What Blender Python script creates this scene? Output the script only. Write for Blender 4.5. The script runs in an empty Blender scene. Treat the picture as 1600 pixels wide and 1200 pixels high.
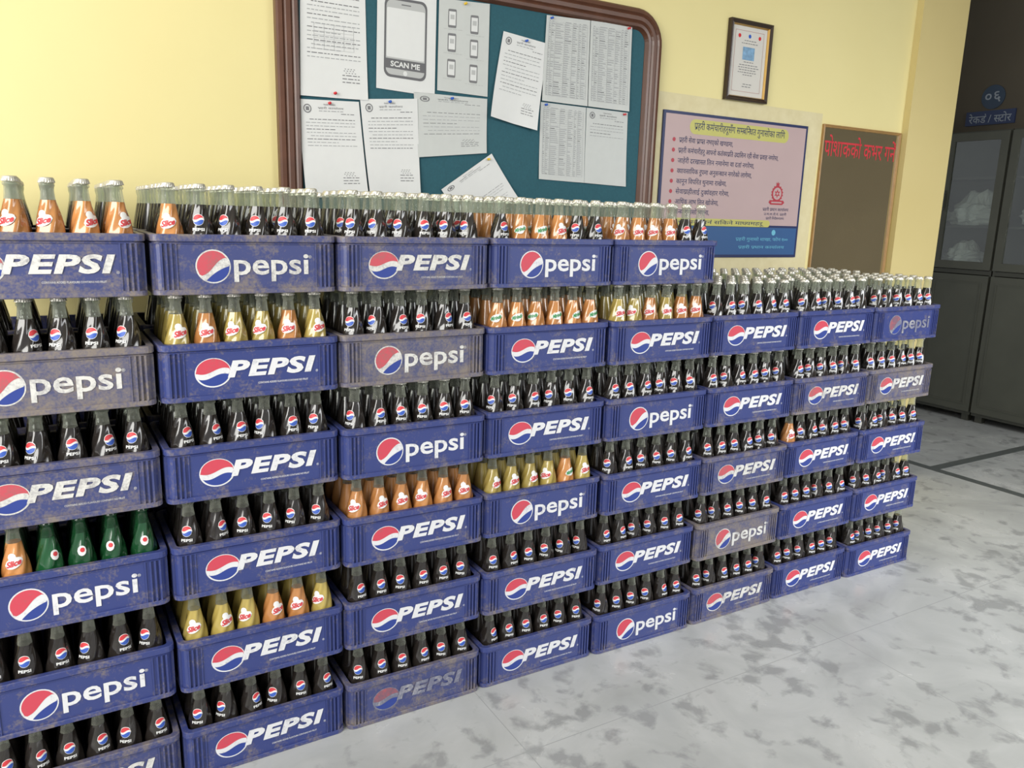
import bpy, bmesh, math, random
import numpy as np
from mathutils import Vector, Matrix
random.seed(7)
S=bpy.context.scene
COL=S.collection
try:
    S.view_settings.view_transform='Standard'
except Exception: pass

# ------------------------------------------------------------------ camera
CP=(-1.0129,-1.8538,1.3913); YAW,PIT,ROL,FP=.5313,.2104,.0288,1230.95
d=Vector((math.sin(YAW)*math.cos(PIT),math.cos(YAW)*math.cos(PIT),-math.sin(PIT)))
r0=Vector((math.cos(YAW),-math.sin(YAW),0)); u0=r0.cross(d)
R_=math.cos(ROL)*r0+math.sin(ROL)*u0; U_=-math.sin(ROL)*r0+math.cos(ROL)*u0
cam=bpy.data.cameras.new("camera"); co=bpy.data.objects.new("camera",cam); COL.objects.link(co)
cam.sensor_width=36; cam.lens=FP*36/1600; cam.clip_start=.05
co.matrix_world=Matrix((( R_.x,U_.x,-d.x,CP[0]),(R_.y,U_.y,-d.y,CP[1]),(R_.z,U_.z,-d.z,CP[2]),(0,0,0,1)))
S.camera=co

# ------------------------------------------------------------------ materials
def new_mat(name):
    m=bpy.data.materials.new(name); m.use_nodes=True
    nt=m.node_tree; return m,nt,nt.nodes["Principled BSDF"]
def simple(name,col,rough=.5,spec=.5,metal=0,coat=0,noise=.0,nscale=30):
    m,nt,b=new_mat(name)
    b.inputs["Roughness"].default_value=rough; b.inputs["Metallic"].default_value=metal
    b.inputs["Specular IOR Level"].default_value=spec; b.inputs["Coat Weight"].default_value=coat
    tc=nt.nodes.new("ShaderNodeTexCoord"); n=nt.nodes.new("ShaderNodeTexNoise"); n.inputs["Scale"].default_value=nscale
    nt.links.new(tc.outputs["Object"],n.inputs["Vector"])
    mx=nt.nodes.new("ShaderNodeMix"); mx.data_type='RGBA'
    mx.inputs["A"].default_value=(*[c*(1-noise) for c in col],1); mx.inputs["B"].default_value=(*[min(1,c*(1+noise)) for c in col],1)
    nt.links.new(n.outputs["Fac"],mx.inputs["Factor"]); nt.links.new(mx.outputs["Result"],b.inputs["Base Color"])
    return m
def liquid(name,core,edge):
    """drink seen through glass: lighter core, darker rim, per-bottle shade"""
    m,nt,b=new_mat(name); N=nt.nodes; L=nt.links
    lw=N.new("ShaderNodeLayerWeight"); lw.inputs[0].default_value=.5
    oi=N.new("ShaderNodeObjectInfo")
    mx=N.new("ShaderNodeMix"); mx.data_type='RGBA'; mx.inputs["A"].default_value=(*core,1); mx.inputs["B"].default_value=(*edge,1)
    L.new(lw.outputs["Facing"],mx.inputs["Factor"])
    hs=N.new("ShaderNodeHueSaturation"); ma=N.new("ShaderNodeMath"); ma.operation='MULTIPLY_ADD'; ma.inputs[1].default_value=.35; ma.inputs[2].default_value=.82
    L.new(oi.outputs["Random"],ma.inputs[0]); L.new(ma.outputs[0],hs.inputs["Value"]); L.new(mx.outputs["Result"],hs.inputs["Color"])
    L.new(hs.outputs["Color"],b.inputs["Base Color"])
    b.inputs["Roughness"].default_value=.20; b.inputs["Coat Weight"].default_value=.7; b.inputs["Coat Roughness"].default_value=.06
    return m
def worn(name,col,dust,amount,scale=9,rough=.45,edge=0.):
    m,nt,b=new_mat(name); N=nt.nodes; L=nt.links
    tc=N.new("ShaderNodeTexCoord"); oi=N.new("ShaderNodeObjectInfo")
    mul=N.new("ShaderNodeVectorMath"); mul.operation='SCALE'; mul.inputs[0].default_value=(37,19,53)
    L.new(oi.outputs["Random"],mul.inputs["Scale"])
    ad=N.new("ShaderNodeVectorMath"); ad.operation='ADD'; L.new(tc.outputs["Object"],ad.inputs[0]); L.new(mul.outputs[0],ad.inputs[1])
    n=N.new("ShaderNodeTexNoise"); n.inputs["Scale"].default_value=scale; n.inputs["Detail"].default_value=10; n.inputs["Roughness"].default_value=.78
    L.new(ad.outputs[0],n.inputs["Vector"])
    n2=N.new("ShaderNodeTexNoise"); n2.inputs["Scale"].default_value=180; n2.inputs["Detail"].default_value=4
    L.new(ad.outputs[0],n2.inputs["Vector"])
    s=N.new("ShaderNodeMath"); s.operation='MULTIPLY_ADD'; s.inputs[1].default_value=.35
    L.new(n2.outputs["Fac"],s.inputs[0]); L.new(n.outputs["Fac"],s.inputs[2])
    src=s.outputs[0]
    if edge:
        sp=N.new("ShaderNodeSeparateXYZ"); L.new(tc.outputs["Object"],sp.inputs[0])
        a=N.new("ShaderNodeMath"); a.operation='SUBTRACT'; a.inputs[1].default_value=.075; L.new(sp.outputs["Z"],a.inputs[0])
        a2=N.new("ShaderNodeMath"); a2.operation='ABSOLUTE'; L.new(a.outputs[0],a2.inputs[0])
        a3=N.new("ShaderNodeMath"); a3.operation='POWER'; a3.inputs[1].default_value=2; L.new(a2.outputs[0],a3.inputs[0])
        a4=N.new("ShaderNodeMath"); a4.operation='MULTIPLY_ADD'; a4.inputs[1].default_value=edge/.0042; L.new(a3.outputs[0],a4.inputs[0]); L.new(src,a4.inputs[2]); src=a4.outputs[0]
    r=N.new("ShaderNodeValToRGB"); lo=.86-amount*.36
    r.color_ramp.elements[0].position=lo-.10; r.color_ramp.elements[1].position=min(1,lo+.14)
    r.color_ramp.elements[0].color=(*[.03+amount*.14]*3,1); r.color_ramp.elements[1].color=(.8,.8,.8,1)
    L.new(src,r.inputs[0])
    mx=N.new("ShaderNodeMix"); mx.data_type='RGBA'; mx.inputs["A"].default_value=(*col,1); mx.inputs["B"].default_value=(*dust,1)
    L.new(r.outputs["Color"],mx.inputs["Factor"]); L.new(mx.outputs["Result"],b.inputs["Base Color"])
    b.inputs["Roughness"].default_value=rough
    return m
DUST=(.25,.205,.15)
M_crate=[worn("crate_blue_plastic",(.026,.044,.19),DUST,.08,22,.42,.10),worn("crate_blue_plastic_dusty",(.034,.050,.18),DUST,.24,24,.45,.12),worn("crate_blue_plastic_muddy",(.05,.062,.165),DUST,.48,22,.5,.08)]
M_white=[worn("print_white",(.72,.72,.74),(.2,.2,.28),.12,25,.5),worn("print_white_scuffed",(.68,.67,.64),(.18,.17,.2),.35,30,.5),worn("print_white_faded",(.50,.49,.48),(.07,.08,.17),.85,22,.5)]
M_red=[worn("print_red",(.58,.055,.09),(.3,.12,.12),.12,25,.5),worn("print_red_scuffed",(.55,.07,.10),(.22,.14,.13),.35,30,.5),worn("print_red_faded",(.42,.09,.10),(.12,.10,.15),.75,25,.5)]
M_pblue=simple("print_blue",(.025,.05,.26),.5)
M_div=simple("divider_plastic",(.025,.03,.10),.6,noise=.2)
M_cola=simple("cola_in_glass",(.022,.018,.016),.16,.6,coat=.45)
M_orange=liquid("orange_drink_in_glass",(.52,.23,.075),(.26,.095,.025))
M_gold=liquid("mango_drink_in_glass",(.42,.32,.085),(.18,.13,.03))
M_green=liquid("green_glass",(.010,.075,.024),(.004,.024,.008))
M_cap=simple("crown_cap_metal",(.55,.53,.47),.38,.5,metal=.6,noise=.25,nscale=60)
M_lwhite=simple("label_white",(.75,.75,.74),.5)
M_lred=simple("label_red",(.58,.04,.05),.5)
M_lblue=simple("label_blue",(.03,.09,.42),.5)
M_lgreen=simple("label_green",(.02,.25,.07),.5)
def neckmat(name,col,w):
    m,nt,b=new_mat(name); N=nt.nodes; L=nt.links
    b.inputs["Base Color"].default_value=(*col,1); b.inputs["Roughness"].default_value=.15; b.inputs["Coat Weight"].default_value=.5
    t=N.new("ShaderNodeBsdfTransparent"); t.inputs[0].default_value=(.90,.93,.89,1)
    lw=N.new("ShaderNodeLayerWeight"); lw.inputs[0].default_value=.4
    ma=N.new("ShaderNodeMath"); ma.operation='MULTIPLY_ADD'; ma.inputs[1].default_value=.6; ma.inputs[2].default_value=w
    L.new(lw.outputs["Facing"],ma.inputs[0])
    mx=N.new("ShaderNodeMixShader"); L.new(ma.outputs[0],mx.inputs[0]); L.new(t.outputs[0],mx.inputs[1]); L.new(b.outputs[0],mx.inputs[2])
    L.new(mx.outputs[0],N["Material Output"].inputs[0]); return m
M_neck=neckmat("clear_neck_glass",(.46,.47,.40),.10)
M_neckg=neckmat("green_neck_glass",(.012,.06,.022),.6)

# ------------------------------------------------------------------ helpers
def mesh(name,verts,faces,mats,mi=None,smooth=False,fixn=False):
    me=bpy.data.meshes.new(name); me.from_pydata(verts,[],faces)
    for m in mats: me.materials.append(m)
    if mi is not None: me.polygons.foreach_set("material_index",mi)
    if smooth: me.polygons.foreach_set("use_smooth",[True]*len(me.polygons))
    me.update()
    if fixn:
        bm=bmesh.new(); bm.from_mesh(me); bmesh.ops.recalc_face_normals(bm,faces=bm.faces); bm.to_mesh(me); bm.free()
    return me
def obj(name,me,parent=None,loc=None,label=None,category=None,**kw):
    o=bpy.data.objects.new(name,me); COL.objects.link(o)
    if parent: o.parent=parent
    if loc is not None: o.location=loc
    if label: o["label"]=label
    if category: o["category"]=category
    for k,v in kw.items(): o[k]=v
    return o
class MB:
    def __init__(s): s.v=[];s.f=[];s.m=[]
    def add(s,v,f,m=0):
        o=len(s.v); s.v+=[tuple(p) for p in v]; s.f+=[tuple(i+o for i in q) for q in f]; s.m+=[m]*len(f)
    def box(s,x0,x1,y0,y1,z0,z1,m=0):
        v=[(x,y,z) for x in (x0,x1) for y in (y0,y1) for z in (z0,z1)]
        s.add(v,[(0,1,3,2),(4,6,7,5),(0,4,5,1),(2,3,7,6),(0,2,6,4),(1,5,7,3)],m)
    def rect(s,x0,x1,z0,z1,y,m=0): s.add([(x0,y,z0),(x1,y,z0),(x1,y,z1),(x0,y,z1)],[(0,1,2,3)],m)
    def mesh(s,name,mats,smooth=False,fixn=False): return mesh(name,s.v,s.f,mats,s.m,smooth,fixn)
FC={}
def text_geo(txt,size=.1,bold=0.,shear=0.,extr=0.,spacing=1.):
    key=(txt,size,bold,shear,extr,spacing)
    if key in FC: return FC[key]
    c=bpy.data.curves.new("t",'FONT'); c.body=txt; c.size=size; c.offset=bold; c.shear=shear; c.extrude=extr; c.resolution_u=3; c.space_character=spacing
    o=bpy.data.objects.new("t",c); COL.objects.link(o)
    bpy.context.view_layer.update()
    dg=bpy.context.evaluated_depsgraph_get(); me=bpy.data.meshes.new_from_object(o.evaluated_get(dg))
    v=[tuple(p.co) for p in me.vertices]; f=[tuple(p.vertices) for p in me.polygons]
    bpy.data.objects.remove(o); bpy.data.curves.remove(c); bpy.data.meshes.remove(me)
    FC[key]=(v,f); return v,f
# --- small Devanagari shaper: half forms, reph, below-base ra, pre-base short i
HAL='\u094d'
def iscons(c): return '\u0915'<=c<='\u0939'
def ismark(c): return c in '\u0900\u0901\u0902\u0903' or '\u093e'<=c<='\u094c'
def cutright(v,f,xc):
    bm=bmesh.new(); vs=[bm.verts.new(p) for p in v]
    for q in f:
        try: bm.faces.new([vs[i] for i in q])
        except ValueError: pass
    bmesh.ops.bisect_plane(bm,geom=bm.verts[:]+bm.edges[:]+bm.faces[:],plane_co=(xc,0,0),plane_no=(1,0,0),clear_outer=True)
    bm.verts.index_update(); V=[tuple(p.co) for p in bm.verts]; F=[tuple(p.index for p in q.verts) for q in bm.faces]; bm.free()
    return V,F
DC={}
def dtext(s,bold=.0):
    if (s,bold) in DC: return DC[(s,bold)]
    V=[];F=[];x=0.
    def put(v,f,dx):
        o=len(V); V.extend((p[0]+dx,p[1],0) for p in v); F.extend(tuple(i+o for i in q) for q in f)
    def bb(v): xs=[p[0] for p in v]; return min(xs),max(xs)
    nv,_=text_geo("न",.1,bold); hy=max(p[1] for p in nv); st=.0125
    i=0; n=len(s)
    while i<n:
        c=s[i]
        if c==' ': x+=.026; i+=1; continue
        if iscons(c):
            cons=[c]; i+=1
            while i+1<n and s[i]==HAL and iscons(s[i+1]): cons.append(s[i+1]); i+=2
            marks=""
            while i<n and ismark(s[i]): marks+=s[i]; i+=1
            reph=len(cons)>1 and cons[0]=='र'
            if reph: cons=cons[1:]
            ra=len(cons)>1 and cons[-1]=='र'
            if ra: cons=cons[:-1]
            if '\u093f' in marks:
                marks=marks.replace('\u093f','')
                v,f=text_geo('\u093f',.1,bold)
                if v: 
                    a,b_=bb(v); put(v,f,x-a); x+=.026
            for h in cons[:-1]:
                v,f=text_geo(h,.1,bold); a,b_=bb(v); xc=b_-(st if h not in 'कफ' else .020)
                v2,f2=cutright(v,f,xc); put(v2,f2,x-a); x+=xc-a-.001
            v,f=text_geo(cons[-1]+marks,.1,bold); bv_,bf_=text_geo(cons[-1],.1,bold)
            a,b_=bb(bv_); A2,B2=bb(v); adv=(B2 if any(m in 'ाीोौ' for m in marks) else b_)-a
            put(v,f,x-a)
            if ra:
                xr=x+(b_-a)-st*.7; put([(xr,.018,0),(xr,.030,0),(xr-.034,.004,0),(xr-.029,-.007,0)],[(0,1,2,3)],0)
            if reph:
                xr=x+adv-.006; pts=[(xr,hy-.002),(xr+.003,hy+.010),(xr-.002,hy+.019),(xr-.012,hy+.021)]
                q=[(px,py,0) for px,py in pts]; q2=[(xr-.006,hy-.002,0),(xr-.003,hy+.009,0),(xr-.006,hy+.014,0),(xr-.013,hy+.015,0)]
                put(q+q2,[(0,1,5,4),(1,2,6,5),(2,3,7,6)],0)
            x+=adv-.0006
        else:
            st_=c; i+=1
            while i<n and ismark(s[i]): st_+=s[i]; i+=1
            v,f=text_geo(st_,.1,bold)
            if v: a,b_=bb(v); put(v,f,x-a); x+=b_-a+(.004 if not('\u0900'<=c<='\u0914') else -.0006)
    DC[(s,bold)]=(V,F); return V,F
def fit(v,w=None,hh=None,cx=0,cy=0):
    if not v: return v
    xs=[p[0] for p in v]; ys=[p[1] for p in v]
    W=max(xs)-min(xs); H=max(ys)-min(ys); sx=w/W if w else None; sy=hh/H if hh else None
    sx=sx or sy; sy=sy or sx; mx=(max(xs)+min(xs))/2; my=(max(ys)+min(ys))/2
    return [((p[0]-mx)*sx+cx,(p[1]-my)*sy+cy,p[2]) for p in v]
def disc(r,n=32): 
    return [(r*math.cos(2*math.pi*i/n),r*math.sin(2*math.pi*i/n),0) for i in range(n)],[tuple(range(n))]
def strip(r,lo,hi,n=24,rot=0):
    v=[];f=[]
    for i in range(n+1):
        x=-r+2*r*i/n; c=math.sqrt(max(0,r*r-x*x))
        a=max(-c,min(c,lo(x/r)*r if lo else -c)); b=max(-c,min(c,hi(x/r)*r if hi else c)); b=max(a,b)
        v+=[(x,a,0),(x,b,0)]
    for i in range(n): f.append((2*i,2*i+2,2*i+3,2*i+1))
    cs,sn=math.cos(rot),math.sin(rot)
    return [(p[0]*cs-p[1]*sn,p[0]*sn+p[1]*cs,0) for p in v],f
def globe_layers(r,modern):
    if modern:
        a=math.radians(30)
        return [(disc(r),0,0),(strip(r*.92,lambda x:-.02+.16*math.sin(x*2.4),None,rot=a),1,1),
                (strip(r*.92,None,lambda x:-.40+.05*x-.16*x*x,rot=a),2,1)]
    wv=lambda x:.20*math.sin(x*2.6)
    return [(disc(r),0,0),(strip(r*.95,lambda x:wv(x)+.12,None),1,1),(strip(r*.90,None,lambda x:wv(x)-.30),2,1)]

# ------------------------------------------------------------------ crate
CW,CD,CH=.408,.285,.137
PW=.4141; LH=.24
def rrect(x0,x1,y0,y1,r,n=4):
    p=[]
    for cx,cy,a0 in ((x1-r,y1-r,0),(x0+r,y1-r,90),(x0+r,y0+r,180),(x1-r,y0+r,270)):
        for i in range(n+1):
            a=math.radians(a0+90*i/n); p.append((cx+r*math.cos(a),cy+r*math.sin(a)))
    return p
def ring(mb,o,i,z0,z1,r=.02,ch=.0015):
    A=rrect(o,CW-o,o,CD-o,r); A2=rrect(o+ch,CW-o-ch,o+ch,CD-o-ch,r); B=rrect(i,CW-i,i,CD-i,max(.004,r-(i-o)*.6)); n=len(A)
    L=[[(x,y,z0) for x,y in B],[(x,y,z0) for x,y in A2],[(x,y,z0+ch) for x,y in A],[(x,y,z1-ch) for x,y in A],[(x,y,z1) for x,y in A2],[(x,y,z1) for x,y in B]]
    v=sum(L,[]); f=[]
    for k in range(6):
        k2=(k+1)%6
        for j in range(n): j2=(j+1)%n; f.append((k*n+j,k*n+j2,k2*n+j2,k2*n+j))
    mb.add(v,[tuple(reversed(q)) for q in f])
ZB=.005   # crate foot height in crate coordinates
mb=MB()
ring(mb,.006,.014,.008,.134)
ring(mb,.0,.014,.121,.137); ring(mb,.003,.012,.116,.119,ch=.001); ring(mb,.001,.014,ZB,.017)
for side in (0,1):
    for k in range(3):
        x=.020+k*.010; x=x if side==0 else CW-x
        for y in (.0012,CD-.008): mb.box(x-.0020,x+.0020,y,y+.0068,.016,.117)
    for k in range(3):
        y=.024+k*.011; y=y if side==0 else CD-y
        for x in (.0012,CW-.008): mb.box(x,x+.0068,y-.0022,y+.0022,.016,.117)
for xx in (.049,CW-.052): mb.box(xx,xx+.003,.0035,.0072,.016,.117)
for k in range(13):
    x=.012+k*(CW-.024-.016)/12; mb.box(x,x+.016,.012,CD-.012,.0066,.0125)
for k in range(5):
    y=.012+k*(CD-.024-.016)/4; mb.box(.012,CW-.012,y,y+.016,.0070,.0129)
ME_body=[mb.mesh("crate_body_%d"%i,[M_crate[i]],fixn=True) for i in range(3)]
mb=MB()
BX=lambda i:.015+(i+.5)*.063; BY=lambda j:.015+(j+.5)*.06375
for i in range(1,6): x=.015+i*.063; mb.box(x-.001,x+.001,.014,CD-.014,.0129,.085)
for j in range(1,4): y=.015+j*.06375; mb.box(.014,CW-.014,y-.001,y+.001,.0129,.083)
ME_div=mb.mesh("crate_divider",[M_div],fixn=True)
def crate_logo(modern,w):
    e=MB(); t=MB(); y0=.0055
    if modern:
        cx,cz,r=.126,.067,.0375
        for (v,f),m,l in globe_layers(r,True): e.add([(p[0]+cx,y0-.0004*l,p[1]+cz) for p in v],f,m)
        v,f=text_geo("pepsi",.1,.0016,0,.0004,1.0); v=fit(v,.170,.062,.170+.085,.063)
        t.add([(p[0],y0-p[2]-.0008,p[1]) for p in v],f)
        v,f=text_geo("®",.1); v=fit(v,None,.007,.344,.088); t.add([(p[0],y0-.0008,p[1]) for p in v],f)
    else:
        cx,cz,r=.112,.068,.037
        for (v,f),m,l in globe_layers(r,False): e.add([(p[0]*1.08+cx,y0-.0004*l,p[1]*.92+cz) for p in v],f,m)
        v,f=text_geo("PEPSI",.1,.0042,.20,.0006,1.10); v=fit(v,.205,.040,.143+.1025,.074)
        t.add([(p[0],y0-p[2]-.0012,p[1]) for p in v],f)
        v,f=text_geo("CONTAINS ADDED FLAVOURS CONTAINS NO FRUIT",.1,.001); v=fit(v,.118,.0045,.27,.037)
        t.add([(p[0],y0-.0008,p[1]) for p in v],f)
        v,f=text_geo("®",.1); v=fit(v,None,.006,.351,.056); t.add([(p[0],y0-.0008,p[1]) for p in v],f)
    return e.mesh("crate_emblem",[M_white[w],M_red[w],M_pblue]),t.mesh("crate_lettering",[M_white[w]])
LOGO={(m,w):crate_logo(m,w) for m in (0,1) for w in range(3)}

# ------------------------------------------------------------------ bottles
PROF=[(.023,0),(.0275,.004),(.029,.014),(.029,.06),(.029,.10),(.0285,.112),(.0275,.122),(.0260,.132),(.0243,.142),(.0223,.152),(.0200,.162),(.0177,.172),(.0157,.181),(.0143,.188),(.0131,.196),(.0122,.206),(.0118,.214),(.0140,.2155),(.0143,.219),(.0124,.2215),(.0124,.230)]
def prad(z):
    for (a,b),(c,dd) in zip(PROF,PROF[1:]):
        if b<=z<=dd: return a+(c-a)*(z-b)/(dd-b+1e-9)
    return PROF[-1][0]
FILL=.188
def bottle_body(seg,lowres=False):
    pr=PROF if not lowres else [PROF[i] for i in (2,4,7,10,13,15,17,18,20)]
    v=[];f=[];m=[]
    for r,z in pr:
        amp=.055*max(0,min(1,(z-.02)/.03))*max(0,min(1,(.21-z)/.03)) if not lowres else 0
        for k in range(seg):
            a=2*math.pi*k/seg; rr=r*(1+amp*(math.cos(6*(a-z*17))))
            v.append((rr*math.cos(a),rr*math.sin(a),z))
    for i in range(len(pr)-1):
        for k in range(seg):
            k2=(k+1)%seg; f.append((i*seg+k,i*seg+k2,(i+1)*seg+k2,(i+1)*seg+k)); m.append(0 if pr[i+1][1]<=FILL+.0001 else 1)
    f.append(tuple(reversed(range(seg)))); m.append(0)
    f.append(tuple((len(pr)-1)*seg+k for k in range(seg))); m.append(1)
    return v,f,m
def liquid_top(seg):
    ro=prad(FILL)*.93; return [(ro*math.cos(2*math.pi*k/seg),ro*math.sin(2*math.pi*k/seg),FILL) for k in range(seg)]
def cap_geo(seg):
    v=[];f=[]
    for r,z,fl in [(.0155,.2232,1),(.0147,.2275,.4),(.0139,.2314,0),(.0118,.2332,0)]:
        for k in range(seg):
            a=2*math.pi*k/seg; rr=r*(1+(.05*fl if k%2 else -.03*fl)); v.append((rr*math.cos(a),rr*math.sin(a),z))
    for i in range(3):
        for k in range(seg): k2=(k+1)%seg; f.append((i*seg+k,i*seg+k2,(i+1)*seg+k2,(i+1)*seg+k))
    f.append(tuple(range(3*seg,4*seg))); f.append(tuple(reversed(range(seg))))
    return v,f
_P=[]
for (a,b),(c,dd) in zip(PROF,PROF[1:]):
    _P.append((a,b))
    if .10<=b<.205: _P.append(((a+c)/2,(b+dd)/2))
_P.append(PROF[-1]); _keep=PROF; PROF=_P
bv,bf,bm_=bottle_body(48)
PROF=_keep
lt=liquid_top(48); bf=bf+[tuple(range(len(bv),len(bv)+48))]; bm_=bm_+[0]; bv=bv+lt
LIQ=dict(cola=(M_cola,M_neck),orange=(M_orange,M_neck),gold=(M_gold,M_neck),mirinda=(M_orange,M_neck),green=(M_green,M_neckg))
ME_bot={k:mesh("bottle_"+k,bv,bf,list(ms),bm_,True) for k,ms in LIQ.items()}
cv,cf=cap_geo(42); ME_cap=mesh("crown_cap",cv,cf,[M_cap])
def wrap(v,zc,off):
    out=[]
    for p in v:
        z=zc+p[1]; r=prad(z)*1.048+off; a=-math.pi/2+p[0]/r
        out.append((r*math.cos(a),r*math.sin(a),z))
    return out
def grid_disc(rx,ry,n=10):
    v=[];f=[]
    for i in range(n+1):
        x=-1+2*i/n; c=math.sqrt(max(0,1-x*x))
        for j in range(7): v.append((x*rx,c*ry*(-1+j/3),0))
    for i in range(n):
        for j in range(6): a=i*7+j; f.append((a,a+7,a+8,a+1))
    return v,f
def label_mesh(kind):
    L=MB()
    if kind=='cola':
        v,f=grid_disc(.0125,.0125); L.add(wrap(v,.155,.0004),f,0)
        wv=lambda x:.22*math.sin(x*2.6)
        v,f=strip(.0115,lambda x:wv(x)+.2,None,14); L.add(wrap(v,.155,.0009),f,1)
        v,f=strip(.0115,None,lambda x:wv(x)-.2,14); L.add(wrap(v,.155,.0009),f,2)
        v,f=text_geo("PEPSI",.1,.003); v=fit(v,.026,.0065,0,0); L.add(wrap(v,.134,.0008),f,0)
    elif kind in('orange','gold'):
        v,f=grid_disc(.018,.0115); v=[(p[0],p[1]+p[0]*.25,0) for p in v]; L.add(wrap(v,.147,.0004),f,0)
        v,f=grid_disc(.008,.008); L.add(wrap([(p[0]-.003,p[1]+.013,0) for p in v],.147,.0005),f,0)
        v,f=text_geo("Slice",.1,.004,.2); v=fit(v,.030,.013,0,0); v=[(p[0],p[1]+p[0]*.25,0) for p in v]; L.add(wrap(v,.147,.0012),f,1)
    elif kind=='mirinda':
        v,f=grid_disc(.018,.009); v=[(p[0],p[1]+p[0]*.3,0) for p in v]; L.add(wrap(v,.148,.0004),f,0)
        v,f=grid_disc(.012,.009); L.add(wrap([(p[0],p[1]-.003,0) for p in v],.148,.0003),f,0)
        v,f=text_geo("Mirinda",.1,.003,.2); v=fit(v,.030,.011,0,0); v=[(p[0],p[1]+p[0]*.3,0) for p in v]; L.add(wrap(v,.148,.0012),f,3)
    else:
        v,f=grid_disc(.009,.011); L.add(wrap(v,.150,.0004),f,0)
        v,f=grid_disc(.005,.005); L.add(wrap([(p[0]+.001,p[1]+.002,0) for p in v],.150,.0010),f,1)
    return L.mesh("bottle_label_"+kind,[M_lwhite,M_lred,M_lblue,M_lgreen])
ME_lab={k:label_mesh(k) for k in LIQ}
DESC=dict(cola="capped glass bottle of dark cola with round printed emblem",
 orange="capped glass bottle of orange drink with white and red label",
 gold="capped glass bottle of yellow mango drink with white and red label",
 mirinda="capped glass bottle of orange soda with white and green label",
 green="capped green glass soda bottle with white and red label")
TPL={}
def put_bottle(kind,P,ang):
    if kind not in TPL:
        b=obj("soda_bottle",ME_bot[kind],label=DESC[kind],category="bottle",group="soda bottles in the stacked crates")
        TPL[kind]=(b,obj("bottle_cap",ME_cap,parent=b),obj("label",ME_lab[kind],parent=b))
    else:
        b0,c0,l0=TPL[kind]; b=b0.copy(); COL.objects.link(b)
        for q in (c0,l0):
            n=q.copy(); n.parent=b; COL.objects.link(n)
    b.location=P; b.rotation_euler=(0,0,ang)
    return b
lv,lf,lm=bottle_body(16,True); c2v,c2f=cap_geo(16)
gv=np.array(lv+c2v); gf=[tuple(q) for q in lf]+[tuple(i+len(lv) for i in q) for q in c2f]; gm=lm+[2]*len(c2f)
LI={'cola':0,'orange':1,'gold':2,'mirinda':1,'green':3}
SV=[];SF=[];SM=[];SN=0
def stuff_bottle(kind,P):
    global SN
    SV.append(gv+np.array(P)); o=SN
    SF.extend([tuple(i+o for i in q) for q in gf]); k=LI[kind]
    SM.extend([k if x==0 else (4 if x==1 and k!=3 else 5 if x==1 else 6) for x in gm]); SN+=len(gv)

# ------------------------------------------------------------------ stack layout
def C(k,modern,dirt,row=None,rest=None): return (row or [k]*6,modern,dirt,rest or k)
LAY={
0:{5:C('orange',0,1),4:C('cola',1,2),3:C('cola',0,1),2:C('green',1,0,['orange','orange']+['green']*4),1:C('cola',1,0),0:C('cola',0,1)},
1:{5:C('cola',1,1,['orange']+['cola']*5),4:C('gold',0,0,['gold','orange','gold','gold','orange','gold']),3:C('cola',0,0),2:C('cola',0,0),1:C('gold',0,0,['gold','gold','gold','orange','orange','gold']),0:C('cola',0,0)},
2:{5:C('cola',0,1),4:C('cola',1,2),3:C('cola',1,0),2:C('orange',0,0),1:C('cola',0,0),0:C('cola',0,1)},
3:{5:C('orange',1,0,['cola','mirinda','mirinda','orange','cola','cola'],'mirinda'),4:C('mirinda',0,0),3:C('cola',0,0),2:C('gold',1,0,['gold']*4+['mirinda','gold']),1:C('cola',0,0),0:C('cola',0,0)},
4:{5:C('orange',1,0,['orange','orange','orange','orange','cola','cola']),4:C('gold',0,0,['gold','gold','orange','gold','orange','orange']),3:C('cola',1,0),2:C('cola',0,0),1:C('cola',0,0),0:C('cola',1,0)},
5:{4:C('cola',0,0),3:C('cola',0,0),2:C('cola',0,1),1:C('cola',1,2),0:C('cola',0,1)},
6:{4:C('cola',0,0),3:C('cola',0,1),2:C('cola',0,0,['orange']+['cola']*5),1:C('cola',0,0),0:C('cola',0,0)},
7:{4:C('cola',1,0),3:C('cola',0,2),2:C('cola',0,0),1:C('cola',0,0),0:C('cola',0,0)}}
DL=["clean blue plastic bottle crate with %s","dusty blue plastic bottle crate with %s","muddy worn blue bottle crate with %s"]
LT=["bold slanted white lettering","lowercase white lettering"]
n_ind=0
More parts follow.
